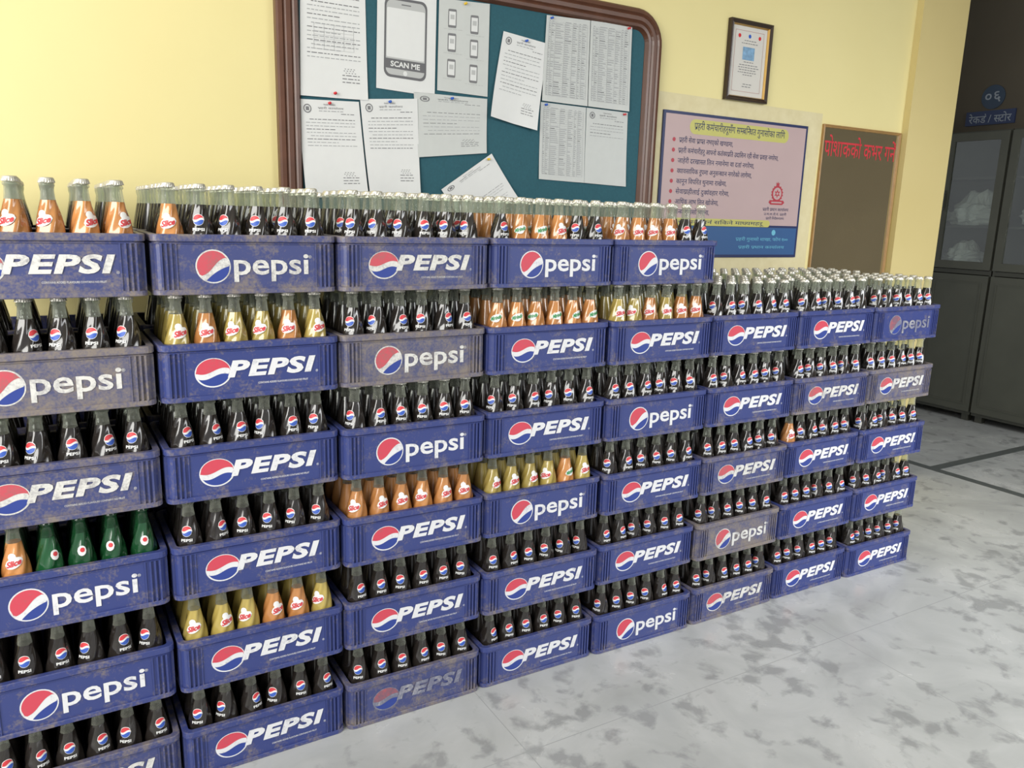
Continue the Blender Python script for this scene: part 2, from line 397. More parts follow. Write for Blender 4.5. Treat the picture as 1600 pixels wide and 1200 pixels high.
for c in range(8):
    for l,(row,modern,dirt,rest) in LAY[c].items():
        top=(l==max(LAY[c]))
        for dep in (0,1):
            yaw=random.uniform(-1,1)*math.radians(.5)
            if dep==0 and c in (0,1) and l<5: yaw=math.radians(.9)+yaw*.3
            x0=(c-3)*PW+(PW-CW)/2+random.uniform(-.001,.001); y0=(0 if dep==0 else .335)+random.uniform(-.006,.006)
            z0=l*LH-ZB
            Mx=Matrix.Translation((x0+CW/2,y0+CD/2,z0))@Matrix.Rotation(yaw,4,'Z')@Matrix.Translation((-CW/2,-CD/2,0))
            dd=dirt if dep==0 else 1
            o=obj("bottle_crate",ME_body[dd],label=DL[dd]%(LT[modern]) if dep==0 else "blue plastic bottle crate in the row against the wall",category="crate",group="stacked bottle crates")
            o.matrix_world=Mx
            obj("divider",ME_div,parent=o)
            if dep==0:
                w=min(dd,1) if (c,l) not in((2,0),(7,4)) else 2
                e,t=LOGO[(modern,w)]
                obj("emblem",e,parent=o); obj("lettering",t,parent=o)
            for j in range(4):
                for i in range(6):
                    if dep==1 and not top and j>1: continue
                    P=Mx@Vector((BX(i)+random.uniform(-.0006,.0006),BY(j)+random.uniform(-.0006,.0006),.013))
                    if dep==0 and j==0:
                        ang=math.atan2(CP[0]-P.x,P.y-CP[1])*.75+random.uniform(-.7,.7)
                        put_bottle(row[i],P,ang); n_ind+=1
                    elif dep==0 and j==1 and top and c<5:
                        k=rest if random.random()>.15 else 'cola'
                        put_bottle(k,P,random.uniform(-.8,.8)); n_ind+=1
                    else:
                        k=rest if dep==0 else 'cola'
                        if top and dep==0 and random.random()<.25: k='cola'
                        stuff_bottle(k,P)
me=bpy.data.meshes.new("rear_bottles"); me.from_pydata(np.concatenate(SV).tolist(),[],SF)
for m in (M_cola,M_orange,M_gold,M_green,M_neck,M_neckg,M_cap): me.materials.append(m)
me.polygons.foreach_set("material_index",SM); me.polygons.foreach_set("use_smooth",[x!=6 for x in SM])
obj("soda_bottle_rows",me,label="rows of capped glass soda bottles filling the stacked crates",category="bottles",kind="stuff",group="soda bottles in the stacked crates")

# ------------------------------------------------------------------ room
W=.78
m,nt,b=new_mat("marble_floor"); N=nt.nodes; L=nt.links
tc=N.new("ShaderNodeTexCoord")
def noise(scale,detail,rough=.5,dist=0):
    n=N.new("ShaderNodeTexNoise"); n.inputs["Scale"].default_value=scale; n.inputs["Detail"].default_value=detail; n.inputs["Roughness"].default_value=rough; n.inputs["Distortion"].default_value=dist
    L.new(tc.outputs["Object"],n.inputs["Vector"]); return n
def ramp(src,p0,p1,c0=(0,0,0,1),c1=(1,1,1,1)):
    r=N.new("ShaderNodeValToRGB"); e=r.color_ramp.elements; e[0].position=p0; e[1].position=p1; e[0].color=c0; e[1].color=c1
    L.new(src,r.inputs[0]); return r
n1=noise(3.0,8,.55,.8); r1=ramp(n1.outputs["Fac"],.30,.68,(.38,.39,.39,1),(.52,.53,.53,1))
n2=noise(11,6,.55,.3); n2b=noise(1.4,3)
s=N.new("ShaderNodeMath"); s.operation='MULTIPLY_ADD'; s.inputs[1].default_value=.5; L.new(n2b.outputs["Fac"],s.inputs[0]); L.new(n2.outputs["Fac"],s.inputs[2])
r2=ramp(s.outputs[0],.81,.93,(0,0,0,1),(.6,.6,.6,1))
mx=N.new("ShaderNodeMix"); mx.data_type='RGBA'; mx.inputs["B"].default_value=(.21,.215,.22,1)
L.new(r2.outputs["Color"],mx.inputs["Factor"]); L.new(r1.outputs["Color"],mx.inputs["A"])
br=N.new("ShaderNodeTexBrick"); br.inputs["Scale"].default_value=1; br.inputs["Brick Width"].default_value=1.25; br.inputs["Row Height"].default_value=.92; br.inputs["Mortar Size"].default_value=.0014; br.offset=.0
mp=N.new("ShaderNodeMapping"); mp.inputs["Location"].default_value=(.02,.30,0); L.new(tc.outputs["Object"],mp.inputs[0]); L.new(mp.outputs[0],br.inputs["Vector"])
mx2=N.new("ShaderNodeMix"); mx2.data_type='RGBA'; mx2.inputs["B"].default_value=(.35,.36,.36,1)
L.new(br.outputs["Fac"],mx2.inputs["Factor"]); L.new(mx.outputs["Result"],mx2.inputs["A"])
L.new(mx2.outputs["Result"],b.inputs["Base Color"])
r3=ramp(n1.outputs["Fac"],.3,.7,(.17,.17,.17,1),(.30,.30,.30,1)); L.new(r3.outputs["Color"],b.inputs["Roughness"])
M_floor=m
def wallmat(name,a,c2,rough=.6,sc=1.7):
    m,nt,b=new_mat(name); N=nt.nodes; L=nt.links
    tc=N.new("ShaderNodeTexCoord"); n=N.new("ShaderNodeTexNoise"); n.inputs["Scale"].default_value=sc; n.inputs["Detail"].default_value=6
    L.new(tc.outputs["Object"],n.inputs["Vector"]); mx=N.new("ShaderNodeMix"); mx.data_type='RGBA'; mx.inputs["A"].default_value=(*a,1); mx.inputs["B"].default_value=(*c2,1)
    L.new(n.outputs["Fac"],mx.inputs["Factor"]); L.new(mx.outputs["Result"],b.inputs["Base Color"]); b.inputs["Roughness"].default_value=rough
    return m
M_wall=wallmat("yellow_wall_paint",(.70,.61,.28),(.78,.69,.35))
M_pillar=wallmat("yellow_pillar_paint_shaded",(.58,.47,.20),(.66,.55,.26))  # wall yellow, darkened in the colour for the weaker light on the right
M_cream=wallmat("cream_patch_paint",(.72,.65,.42),(.58,.50,.27),.6,25)
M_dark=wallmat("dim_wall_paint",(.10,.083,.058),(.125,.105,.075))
M_ceil=wallmat("ceiling_paint",(.7,.68,.6),(.72,.7,.62))
M_inlay=simple("dark_stone_inlay",(.10,.11,.11),.3,noise=.2)
def structure(name,x0,x1,y0,y1,z0,z1,mat):
    mb=MB(); mb.box(x0,x1,y0,y1,z0,z1); return obj(name,mb.mesh(name,[mat],fixn=True),kind="structure")
structure("floor",-4,5.2,-5,3.5,-.1,0,M_floor)
structure("ceiling",-4,5.2,-5,3.5,3.1,3.2,M_ceil)
structure("wall_back",-4,2.80,W,W+.25,0,3.1,M_wall)
structure("trim_1",2.79,3.165,W-.035,W+.25,0,3.1,M_pillar)
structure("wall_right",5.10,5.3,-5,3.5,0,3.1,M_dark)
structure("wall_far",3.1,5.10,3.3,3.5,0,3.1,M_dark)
mb=MB(); mb.box(3.37,3.43,-4.9,1.6,.0003,.0012); mb.box(3.43,4.9,.70,.76,.0003,.0012)
obj("trim_2",mb.mesh("floor_inlay",[M_inlay]),kind="structure")

# ------------------------------------------------------------------ notice board
M_wood=simple("brown_wood_frame",(.10,.04,.022),.35,noise=.3,nscale=20)
M_felt=simple("teal_felt",(.022,.095,.125),.9,noise=.15,nscale=120)
M_paper=simple("paper_white",(.68,.69,.69),.7,noise=.03)
M_paper2=simple("paper_grey",(.54,.56,.55),.7,noise=.04)
M_ink=simple("printed_ink",(.18,.18,.19),.7)
M_inkl=simple("printed_ink_pale",(.36,.37,.38),.7)
M_dgrey=simple("dark_grey_print",(.12,.12,.13),.6)
M_mgrey=simple("grey_print",(.45,.46,.46),.6)
M_pin=[simple("pin_red",(.6,.02,.03),.3),simple("pin_yellow",(.75,.5,.03),.3),simple("pin_blue",(.02,.1,.5),.3)]
def rr(x0,x1,z0,z1,r,n=8):
    return [(p[0],p[1]) for p in rrect(x0,x1,z0,z1,r,n)]
bx0,bx1,bz0,bz1=-.355,1.165,1.27,2.19
prof=[(0,0),(0,.028),(.006,.034),(.018,.036),(.024,.029),(.030,.034),(.044,.034),(.050,.027),(.056,.031),(.066,.029),(.075,.014),(.075,0)]
loops=[[(x,W-y,z) for x,z in rr(bx0+o,bx1-o,bz0+o,bz1-o,.125-o)] for o,y in prof]
n=len(loops[0]); v=sum(loops,[]); f=[]
for k in range(len(prof)-1):
    for j in range(n): f.append((k*n+j,k*n+(j+1)%n,(k+1)*n+(j+1)%n,(k+1)*n+j))
board=bpy.data.objects.new("notice_board",None); COL.objects.link(board); board.location=(.405,W,1.27)
board["label"]="teal felt notice board with rounded brown wooden frame on yellow wall"; board["category"]="notice board"
inv=Matrix.Translation((-.405,-W,-1.27))
o=obj("frame",mesh("board_frame",[tuple(inv@Vector(p)) for p in v],f,[M_wood],None,False,True),parent=board)
A=rr(bx0+.07,bx1-.07,bz0+.07,bz1-.07,.06); n=len(A)
v=[(x,W-.012,z) for x,z in A]+[(x,W,z) for x,z in A]
f=[tuple(range(n)),tuple(reversed(range(n,2*n)))]+[(j,(j+1)%n,n+(j+1)%n,n+j) for j in range(n)]
obj("felt_panel",mesh("board_felt",[tuple(inv@Vector(p)) for p in v],f,[M_felt],None,False,True),parent=board)

pcount=[0]
def paper(name,label,q,ink=None,mat=M_paper,curl=.004,inkmats=None,pins=(),cat="paper"):
    pcount[0]+=1; base=W-.0125-.0011*(pcount[0]%7)-.001
    tl,tr,br,bl=[Vector(p) for p in q]
    def mp(s,t,off=0):
        p=(tl*(1-s)+tr*s)*(1-t)+(bl*(1-s)+br*s)*t
        y=base-curl*(t**3)*(.4+.6*abs(2*s-1))*1.6-off
        return (p.x,y,p.y)
    nx,ny=6,10; v=[mp(i/nx,j/ny) for j in range(ny+1) for i in range(nx+1)]
    f=[(j*(nx+1)+i,(j+1)*(nx+1)+i,(j+1)*(nx+1)+i+1,j*(nx+1)+i+1) for j in range(ny) for i in range(nx)]
    org=mp(.5,1); iv=lambda L:[tuple(a-b for a,b in zip(p,org)) for p in L]
    o=obj(name,mesh(name,iv(v),f,[mat],None,True),loc=org,label=label,category=cat,group="notices pinned to the board")
    if ink:
        mb=MB(); ink(mb); 
        vv=[mp(p[0],1-p[1],.0007+p[2]) for p in mb.v]
        obj("printed_text",mesh("print",iv(vv),mb.f,inkmats or [M_ink,M_inkl],mb.m),parent=o)
    for (s,t,c) in pins:
        pv=mp(s,t,.002); mb=MB()
        for k,(r,yy) in enumerate([(.0045,0),(.0025,-.003),(.0025,-.007),(.0045,-.010),(.003,-.012)]):
            for a in range(10): mb.v.append((r*math.cos(a*.628)+pv[0]-org[0],pv[1]+yy-org[1],r*math.sin(a*.628)+pv[2]-org[2]))
        for k in range(4):
            for a in range(10): mb.f.append((k*10+a,k*10+(a+1)%10,(k+1)*10+(a+1)%10,(k+1)*10+a)); mb.m.append(0)
        mb.f.append(tuple(range(40,50))); mb.m.append(0)
        obj("push_pin",mb.mesh("push_pin",[M_pin[c]],True),parent=o)
    return o
def R(mb,x0,y0,x1,y1,m=0,z=0): mb.add([(x0,y0,z),(x1,y0,z),(x1,y1,z),(x0,y1,z)],[(0,1,2,3)],m)
def T(mb,txt,cx,cy,w,h,m=0,z=0.,bold=.0):
    v,f=(dtext(txt,bold) if any(ord(ch)>0x900 for ch in txt) else text_geo(txt,.1,bold)); v=fit(v,w,h,cx,cy); mb.add([(p[0],p[1],z) for p in v],f,m)
def words(mb,x0,x1,y,h,rnd,m=0):
    x=x0
    while x<x1-.02:
        w=rnd.uniform(.03,.09); w=min(w,x1-x); R(mb,x,y,x+w,y+h,m); x+=w+.018
def seal(mb,cx,cy,r,m=0):
    n=14
    v=[(cx+rr_*math.cos(2*math.pi*i/n),cy+rr_*.7*math.sin(2*math.pi*i/n),0) for rr_ in (r,r*.75) for i in range(n)]
    mb.add(v,[(i,(i+1)%n,n+(i+1)%n,n+i) for i in range(n)],m)
    R(mb,cx-r*.4,cy-r*.3,cx+r*.4,cy+r*.3,m)
def letter(seed,rows=16,head="प्रहरी कार्यालय",table=False,sig=True,top=.80,bot=.3):
    def fn(mb):
        rnd=random.Random(seed)
        seal(mb,.14,.91,.065); T(mb,"नेपाल सरकार",.5,.955,.2,.018,0); T(mb,head,.52,.92,.42,.028,0); words(mb,.32,.72,.885,.008,rnd,1)
        words(mb,.68,.9,.86,.007,rnd)
        y=top
        for i in range(rows):
            words(mb,.1 if i%5 else .16,.9 if i%4!=3 else .6,y,.0075,rnd,1 if i%3 else 0); y-=(top-bot)/rows
        if table:
            for k in range(8): R(mb,.2,.62-k*.03,.8,.622-k*.03,1)
            for k in (.2,.35,.5,.65,.8): R(mb,k,.41,k+.004,.622,1)
        if sig:
            for k in range(3): words(mb,.62,.88,.2-k*.03,.008,rnd)
            for k in range(12): R(mb,.64+k*.015,.24+.02*math.sin(k*2.1),.66+k*.015,.246+.02*math.sin(k*2.1))
    return fn
def listing(seed):
    def fn(mb):
        rnd=random.Random(seed)
        for k in range(34):
            y=.93-k*.026
            R(mb,.06,y,.94,y+.0018,1)
            for a,b2 in ((.07,.11),(.13,.2),(.22,.40),(.43,.58),(.61,.72),(.75,.80),(.83,.92)):
                if rnd.random()<.9: R(mb,a,y+.006,a+(b2-a)*rnd.uniform(.5,1),y+.014,1 if rnd.random()<.93 else 0)
        for x in (.06,.12,.21,.42,.6,.74,.82,.94): R(mb,x,.072,x+.004,.932,1)
    return fn
def phone_shape(mb,x0,x1,y0,y1,asp,m_out=0,m_in=1,screen=True):
    r=(x1-x0)*.14
    p=rrect(x0,x1,y0*asp,y1*asp,r,4); mb.add([(a,b2/asp,0) for a,b2 in p],[tuple(range(len(p)))],m_out)
    w=x1-x0
    if screen: R(mb,x0+w*.1,y0+(y1-y0)*.13,x1-w*.1,y1-(y1-y0)*.13,m_in,.0003)
def scanme(mb):
    phone_shape(mb,.12,.84,.13,.90,1.42,0,1,False)
    p=rrect(.15,.81,.155*1.42,.875*1.42,.09,4); mb.add([(a,b2/1.42,.0002) for a,b2 in p],[tuple(range(len(p)))],1)
    p=rrect(.16,.80,.325*1.42,.80*1.42,.02,3); mb.add([(a,b2/1.42,.0005) for a,b2 in p],[tuple(range(len(p)))],2)
    R(mb,.13,.215,.83,.31,0,.0005)
    T(mb,"SCAN ME",.48,.262,.50,.055,2,.0009,.003)
    R(mb,.40,.835,.56,.845,0,.0005)
    v,f=disc(.035,14); mb.add([(q[0]+.48,q[1]*.7+.18,.0006) for q in v],f,2)
def phones(mb):
    rnd=random.Random(5)
    for (x,y) in ((.18,.70),(.62,.66),(.18,.44),(.62,.40),(.18,.16),(.62,.13)):
        phone_shape(mb,x,x+.16,y,y+.2,1.5,0,2)
        words(mb,x-.08,x+.28,y-.02,.006,rnd,1)
        R(mb,x+.04,y+.09,x+.12,y+.14,1,.0006)
paper("notice_letter","typed letter with crest, pinned on teal board",[(-.273,2.10),(-.064,2.10),(-.059,1.750),(-.283,1.745)],letter(1,14,table=True),pins=[(.5,.96,0),(.5,.02,1)])
paper("phone_scan_sheet","white sheet with grey phone graphic reading SCAN ME",[(-.022,2.112),(.188,2.114),(.183,1.785),(-.029,1.793)],scanme,curl=0,inkmats=[M_dgrey,M_mgrey,M_paper],pins=[(.5,.02,0)])
paper("phone_steps_sheet","grey sheet printed with small phone screens",[(.197,2.102),(.391,2.112),(.389,1.804),(.192,1.807)],phones,mat=M_paper2,curl=0,inkmats=[M_ink,M_mgrey,M_paper],pins=[(.5,.03,1)])
paper("notice_letter","typed letter pinned at a tilt on teal board",[(.448,2.031),(.638,2.012),(.592,1.703),(.395,1.737)],letter(3,12,sig=True),curl=.010,pins=[(.5,.04,2)])
paper("name_list_sheet","long printed name list, greyish sheet",[(.626,2.109),(.820,2.117),(.822,1.810),(.616,1.812)],listing(4),mat=M_paper2,curl=.002,pins=[(.1,.03,2)])
paper("name_list_sheet","long printed name list, greyish sheet",[(.822,2.117),(1.018,2.122),(1.024,1.808),(.824,1.810)],listing(5),mat=M_paper2,curl=.002,pins=[(.9,.03,0)])
paper("name_list_sheet","long printed name list hanging below another list",[(.616,1.808),(.822,1.806),(.826,1.525),(.616,1.530)],listing(6),mat=M_paper2,curl=.003,pins=[(.1,.03,2)])
paper("name_list_sheet","half-filled printed name list hanging below another list",[(.824,1.806),(1.024,1.804),(1.031,1.519),(.826,1.525)],letter(7,5,sig=False,top=.8,bot=.6),mat=M_paper2,curl=.003,pins=[(.9,.03,0)])
paper("notice_letter","handwritten and typed letter on grey paper",[(.105,1.793),(.389,1.797),(.388,1.61),(.122,1.58)],letter(8,7,sig=True,top=.7,bot=.3),mat=M_paper2,pins=[(.5,.05,2)])
paper("notice_letter","white typed letter with blank lower half",[(-.291,1.734),(-.09,1.743),(-.062,1.440),(-.274,1.43)],letter(9,9,sig=True,top=.8,bot=.5),curl=.006,pins=[(.5,.03,0)])
paper("notice_letter","white typed letter with handwriting and seal",[(-.086,1.752),(.118,1.772),(.128,1.455),(-.058,1.450)],letter(10,10,sig=True,top=.8,bot=.45),curl=.006,pins=[(.5,.03,2)])
paper("notice_letter","blank-backed sheet slipping at a steep tilt",[(.21,1.475),(.41,1.61),(.52,1.46),(.32,1.33)],letter(11,6,sig=False,top=.4,bot=.1),curl=.006,pins=[(.9,.05,1)])

# ------------------------------------------------------------------ framed certificate
M_black=simple("dark_wood_frame",(.035,.02,.012),.3,noise=.3)
M_gold2=simple("gold_beading",(.45,.28,.08),.35,metal=.6)
M_mat=simple("certificate_paper",(.62,.60,.56),.35,coat=.4)
M_photo=simple("certificate_picture",(.18,.33,.5),.5,noise=.5,nscale=60)
M_maroon=simple("certificate_border",(.42,.20,.18),.5)
def framed(name,label,cat,x0,x1,z0,z1,w,mats,d_=.02):
    prof=[(0,0),(0,d_),(w*.25,d_*1.15),(w*.6,d_*.8),(w*.8,d_*.85),(w,d_*.4),(w,0)]
    cx=(x0+x1)/2; o=bpy.data.objects.new(name,None); COL.objects.link(o); o.location=(cx,W,z0); o["label"]=label; o["category"]=cat
    def loop(a,y): return [(x0+a-cx,-y,a),(x1-a-cx,-y,a),(x1-a-cx,-y,z1-z0-a),(x0+a-cx,-y,z1-z0-a)]
    v=[];f=[];mi=[]
    for a,y in prof: v+=loop(a,y)
    for k in range(len(prof)-1):
        for j in range(4): f.append((k*4+j,k*4+(j+1)%4,(k+1)*4+(j+1)%4,(k+1)*4+j)); mi.append(1 if k>=4 else 0)
    obj("frame",mesh("frame",v,f,mats,mi,False,True),parent=o)
    return o,cx
cert,cx=framed("framed_certificate","dark wooden framed certificate with small crest and picture","picture frame",1.54,1.79,1.905,2.23,.022,[M_black,M_gold2])
mb=MB(); mb.box(1.56-cx,1.77-cx,-.006,0,.02,.305); obj("certificate",mb.mesh("certificate",[M_mat],fixn=True),parent=cert)
mb=MB(); rnd=random.Random(3)
def CR(x0,z0,x1,z1,m,y=-.0066): mb.rect(x0,x1,z0,z1,y,m)
CR(-.085,.285,.085,.2865,1);CR(-.085,.04,.085,.0415,1);CR(-.085,.04,-.0835,.2865,1);CR(.0835,.04,.085,.2865,1)
CR(-.035,.17,.035,.222,3); v,f=disc(.008,16); mb.add([(p[0],-.0068,p[1]+.266) for p in v],f,4); mb.add([(p[0]-.06,-.0068,p[1]+.264) for p in v],f,2); mb.add([(p[0]+.06,-.0068,p[1]+.264) for p in v],f,2)
for k,(w_,z) in enumerate([(.06,.246),(.09,.235),(.05,.16),(.10,.148),(.11,.138),(.10,.128),(.11,.118),(.05,.108),(.04,.07),(.05,.06)]):
    x=-w_/2
    while x<w_/2: a=rnd.uniform(.006,.016); CR(x,z,x+a,z+.003,0); x+=a+.004
obj("printed_text",mb.mesh("certprint",[M_ink,M_maroon,M_pin[0],M_photo,M_pin[2]]),parent=cert)

# ------------------------------------------------------------------ poster
M_pink=simple("poster_peach",(.46,.34,.34),.45,noise=.06,nscale=5)
M_navy=simple("poster_navy",(.02,.03,.10),.4)
M_pband=simple("poster_blue_band",(.035,.10,.25),.4)
M_yel=simple("poster_yellow",(.50,.48,.14),.4)
M_cyan=simple("poster_cyan_text",(.15,.45,.6),.4)
M_dkred=simple("poster_crimson",(.40,.04,.06),.4)
mb=MB(); mb.add([(1.165,W-.0003,1.05),(2.165,W-.0003,1.05),(2.185,W-.0003,1.90),(1.175,W-.0003,1.905)],[(0,1,2,3)])
obj("trim_3",mb.mesh("cream_patch",[M_cream]),kind="structure")
px0,px1,pz0,pz1=1.215,2.085,1.235,1.835
pcx=(px0+px1)/2; PW_=px1-px0; PH=pz1-pz0
mb=MB(); mb.box(-PW_/2,PW_/2,-.008,-.0006,0,PH)
poster=obj("poster",mb.mesh("poster_board",[M_navy],fixn=True),loc=(pcx,W,pz0),label="peach wall poster with navy border, yellow title and bulleted text",category="poster")
mb=MB(); mb.rect(-PW_/2+.012,PW_/2-.012,.145,PH-.012,-.0084,0); mb.rect(-PW_/2+.012,PW_/2-.012,.012,.135,-.0084,1)
def pill(mb,x0,x1,z0,z1,y,m):
    p=rrect(x0,x1,z0,z1,min((z1-z0)/2.05,.03),5); mb.add([(a,y,b2) for a,b2 in p],[tuple(range(len(p)))],m)
pill(mb,-.29,.31,.515,.575,-.0088,2); pill(mb,-.36,.24,.137,.168,-.0088,2)
obj("printed_panel",mb.mesh("poster_panels",[M_pink,M_pband,M_yel]),parent=poster)
mb=MB()
def PT(txt,x,z,w,h,m=0,center=False,bold=.0):
    v,f=dtext(txt,bold)
    if not v: return
    xs=[p[0] for p in v]; sc=h/.1
    nat=(max(xs)-min(xs))*sc; sx=sc*(w/nat if w else 1); x0_=min(xs)
    v=[((p[0]-x0_)*sx+x,-.0092,p[1]*sc+z) for p in v]
    if center: v=[(p[0]-w/2,p[1],p[2]) for p in v]
    mb.add(v,f,m)
PT("प्रहरी कर्मचारीहरूसँग सम्बन्धित गुनासोका लागि",.01,.535,.55,.040,0,True,.0004)
BUL=[("प्रहरी सेवा प्राप्त नभएको खण्डमा,",.31),("प्रहरी कर्मचारीहरू आफ्नो कर्तव्यप्रति उदासिन रही सेवा प्रवाह नगरेमा,",.60),("जाहेरी दरखास्त लिन नमानेमा वा दर्ता नगरेमा,",.45),("व्यावसायिक रूपमा अनुसन्धान नगरेको लागेमा,",.44),("कानून विपरित थुनामा राखेमा,",.29),("सेवाग्राहीलाई दुर्व्यवहार गरेमा,",.31),("आर्थिक लाभ लिन खोजेमा,",.25),("अन्य गुनासो भएमा,",.20)]
for k,(t_,w_) in enumerate(BUL):
    z=.478-k*.042; PT(t_,-.345,z,w_,.029,0,False,.0003)
    v,f=disc(.0085,12); mb.add([(p[0]-.372,-.0092,p[1]+z+.009) for p in v],f,1)
sx_,sz_=.27,.29
def poly(pts,m,y): mb.add([(sx_+a,y,sz_+b2) for a,b2 in pts],[tuple(range(len(pts)))],m)
poly([((.040 if i%2 else .034)*math.cos(2*math.pi*i/32),(.040 if i%2 else .034)*math.sin(2*math.pi*i/32)) for i in range(32)],1,-.0092)
poly([(.027*math.cos(2*math.pi*i/24),.027*math.sin(2*math.pi*i/24)) for i in range(24)],2,-.0095)
poly([((.021 if i%2 else .010)*math.cos(2*math.pi*i/12),(.021 if i%2 else .010)*math.sin(2*math.pi*i/12)) for i in range(12)],1,-.0098)
poly([(.006*math.cos(2*math.pi*i/12),.006*math.sin(2*math.pi*i/12)) for i in range(12)],2,-.0101)
poly([(-.008,.036),(.008,.036),(.012,.050),(.004,.045),(0,.054),(-.004,.045),(-.012,.050)],1,-.0093)
poly([(-.052,-.040),(-.038,-.050),(.038,-.050),(.052,-.040),(.044,-.030),(-.044,-.030)],1,-.0096)
poly([(-.034,-.043),(.034,-.043),(.034,-.037),(-.034,-.037)],2,-.0099)
PT("प्रहरी प्रधान कार्यालय",.27,.212,.17,.019,0,True); PT("उ.म.ल.ले.नं. प्रहरी",.27,.192,.15,.015,0,True); PT("प्रहरी निर्देशनालय",.27,.173,.12,.015,0,True)
PT("सम्पर्क गर्न सकिने माध्यमहरू",-.06,.145,.52,.022,0,True,.0003)
PT("प्रहरी गुनासो शाखा, फोन १००",.20,.075,.34,.020,3,True); PT("प्रहरी प्रधान कार्यालय",.20,.040,.3,.018,3,True)
v,f=disc(.013,14); mb.add([(p[0]+.27,-.0092,p[1]+.113) for p in v],f,3)
obj("printed_text",mb.mesh("poster_print",[M_navy,M_dkred,M_pink,M_cyan]),parent=poster)

# ------------------------------------------------------------------ brown reflective panel with red lettering
M_sheet=simple("brown_glossy_sheet",(.40,.33,.20),.03,.8,metal=.75,noise=.12,nscale=3,coat=1)
M_edge=simple("thin_wood_edge",(.35,.20,.07),.45,noise=.2)
M_redt=simple("red_letter_vinyl",(.58,.035,.05),.45)
sh,cx=framed("framed_mirror","tall brown glossy framed panel with red lettering beside poster","mirror",2.19,2.775,1.02,1.855,.014,[M_edge,M_edge],.012)
mb=MB(); mb.box(2.20-cx,2.765-cx,-.005,0,.01,.825); obj("panel",mb.mesh("panel",[M_sheet],fixn=True),parent=sh)
mb=MB(); v,f=dtext("पोशाकको कभर गर्ने",.0006); v=fit(v,.54,.100,0,.742); mb.add([(p[0],-.0058,p[1]) for p in v],f); obj("lettering",mb.mesh("sheet_text",[M_redt]),parent=sh)

# nail on the wall
mb=MB()
for k,(r,y) in enumerate([(.003,0),(.003,-.02),(.008,-.021),(.008,-.024)]):
    for a in range(12): mb.v.append((r*math.cos(a*.5236),y,r*math.sin(a*.5236)))
for k in range(3):
    for a in range(12): mb.f.append((k*12+a,k*12+(a+1)%12,(k+1)*12+(a+1)%12,(k+1)*12+a)); mb.m.append(0)
mb.f.append(tuple(range(36,48))); mb.m.append(0)
obj("wall_nail",mb.mesh("wall_nail",[M_cap]),loc=(1.44,W,2.32),label="small metal nail in the yellow wall",category="nail")

# ------------------------------------------------------------------ steel cabinets
M_steel=simple("olive_grey_steel",(.065,.066,.052),.4,.5,metal=.2,noise=.15,nscale=6)
M_steel2=simple("grey_steel_door",(.088,.090,.070),.38,.5,metal=.2,noise=.15,nscale=6)
M_chrome=simple("handle_metal",(.4,.4,.4),.3,metal=.9)
mg,nt,b=new_mat("cabinet_glass"); t=nt.nodes.new("ShaderNodeBsdfTransparent"); t.inputs[0].default_value=(.85,.88,.85,1); g=nt.nodes.new("ShaderNodeBsdfGlossy"); g.inputs["Roughness"].default_value=.05; g.inputs[0].default_value=(.8,.8,.8,1)
mm=nt.nodes.new("ShaderNodeMixShader"); mm.inputs[0].default_value=.10; nt.links.new(t.outputs[0],mm.inputs[1]); nt.links.new(g.outputs[0],mm.inputs[2]); nt.links.new(mm.outputs[0],nt.nodes["Material Output"].inputs[0])
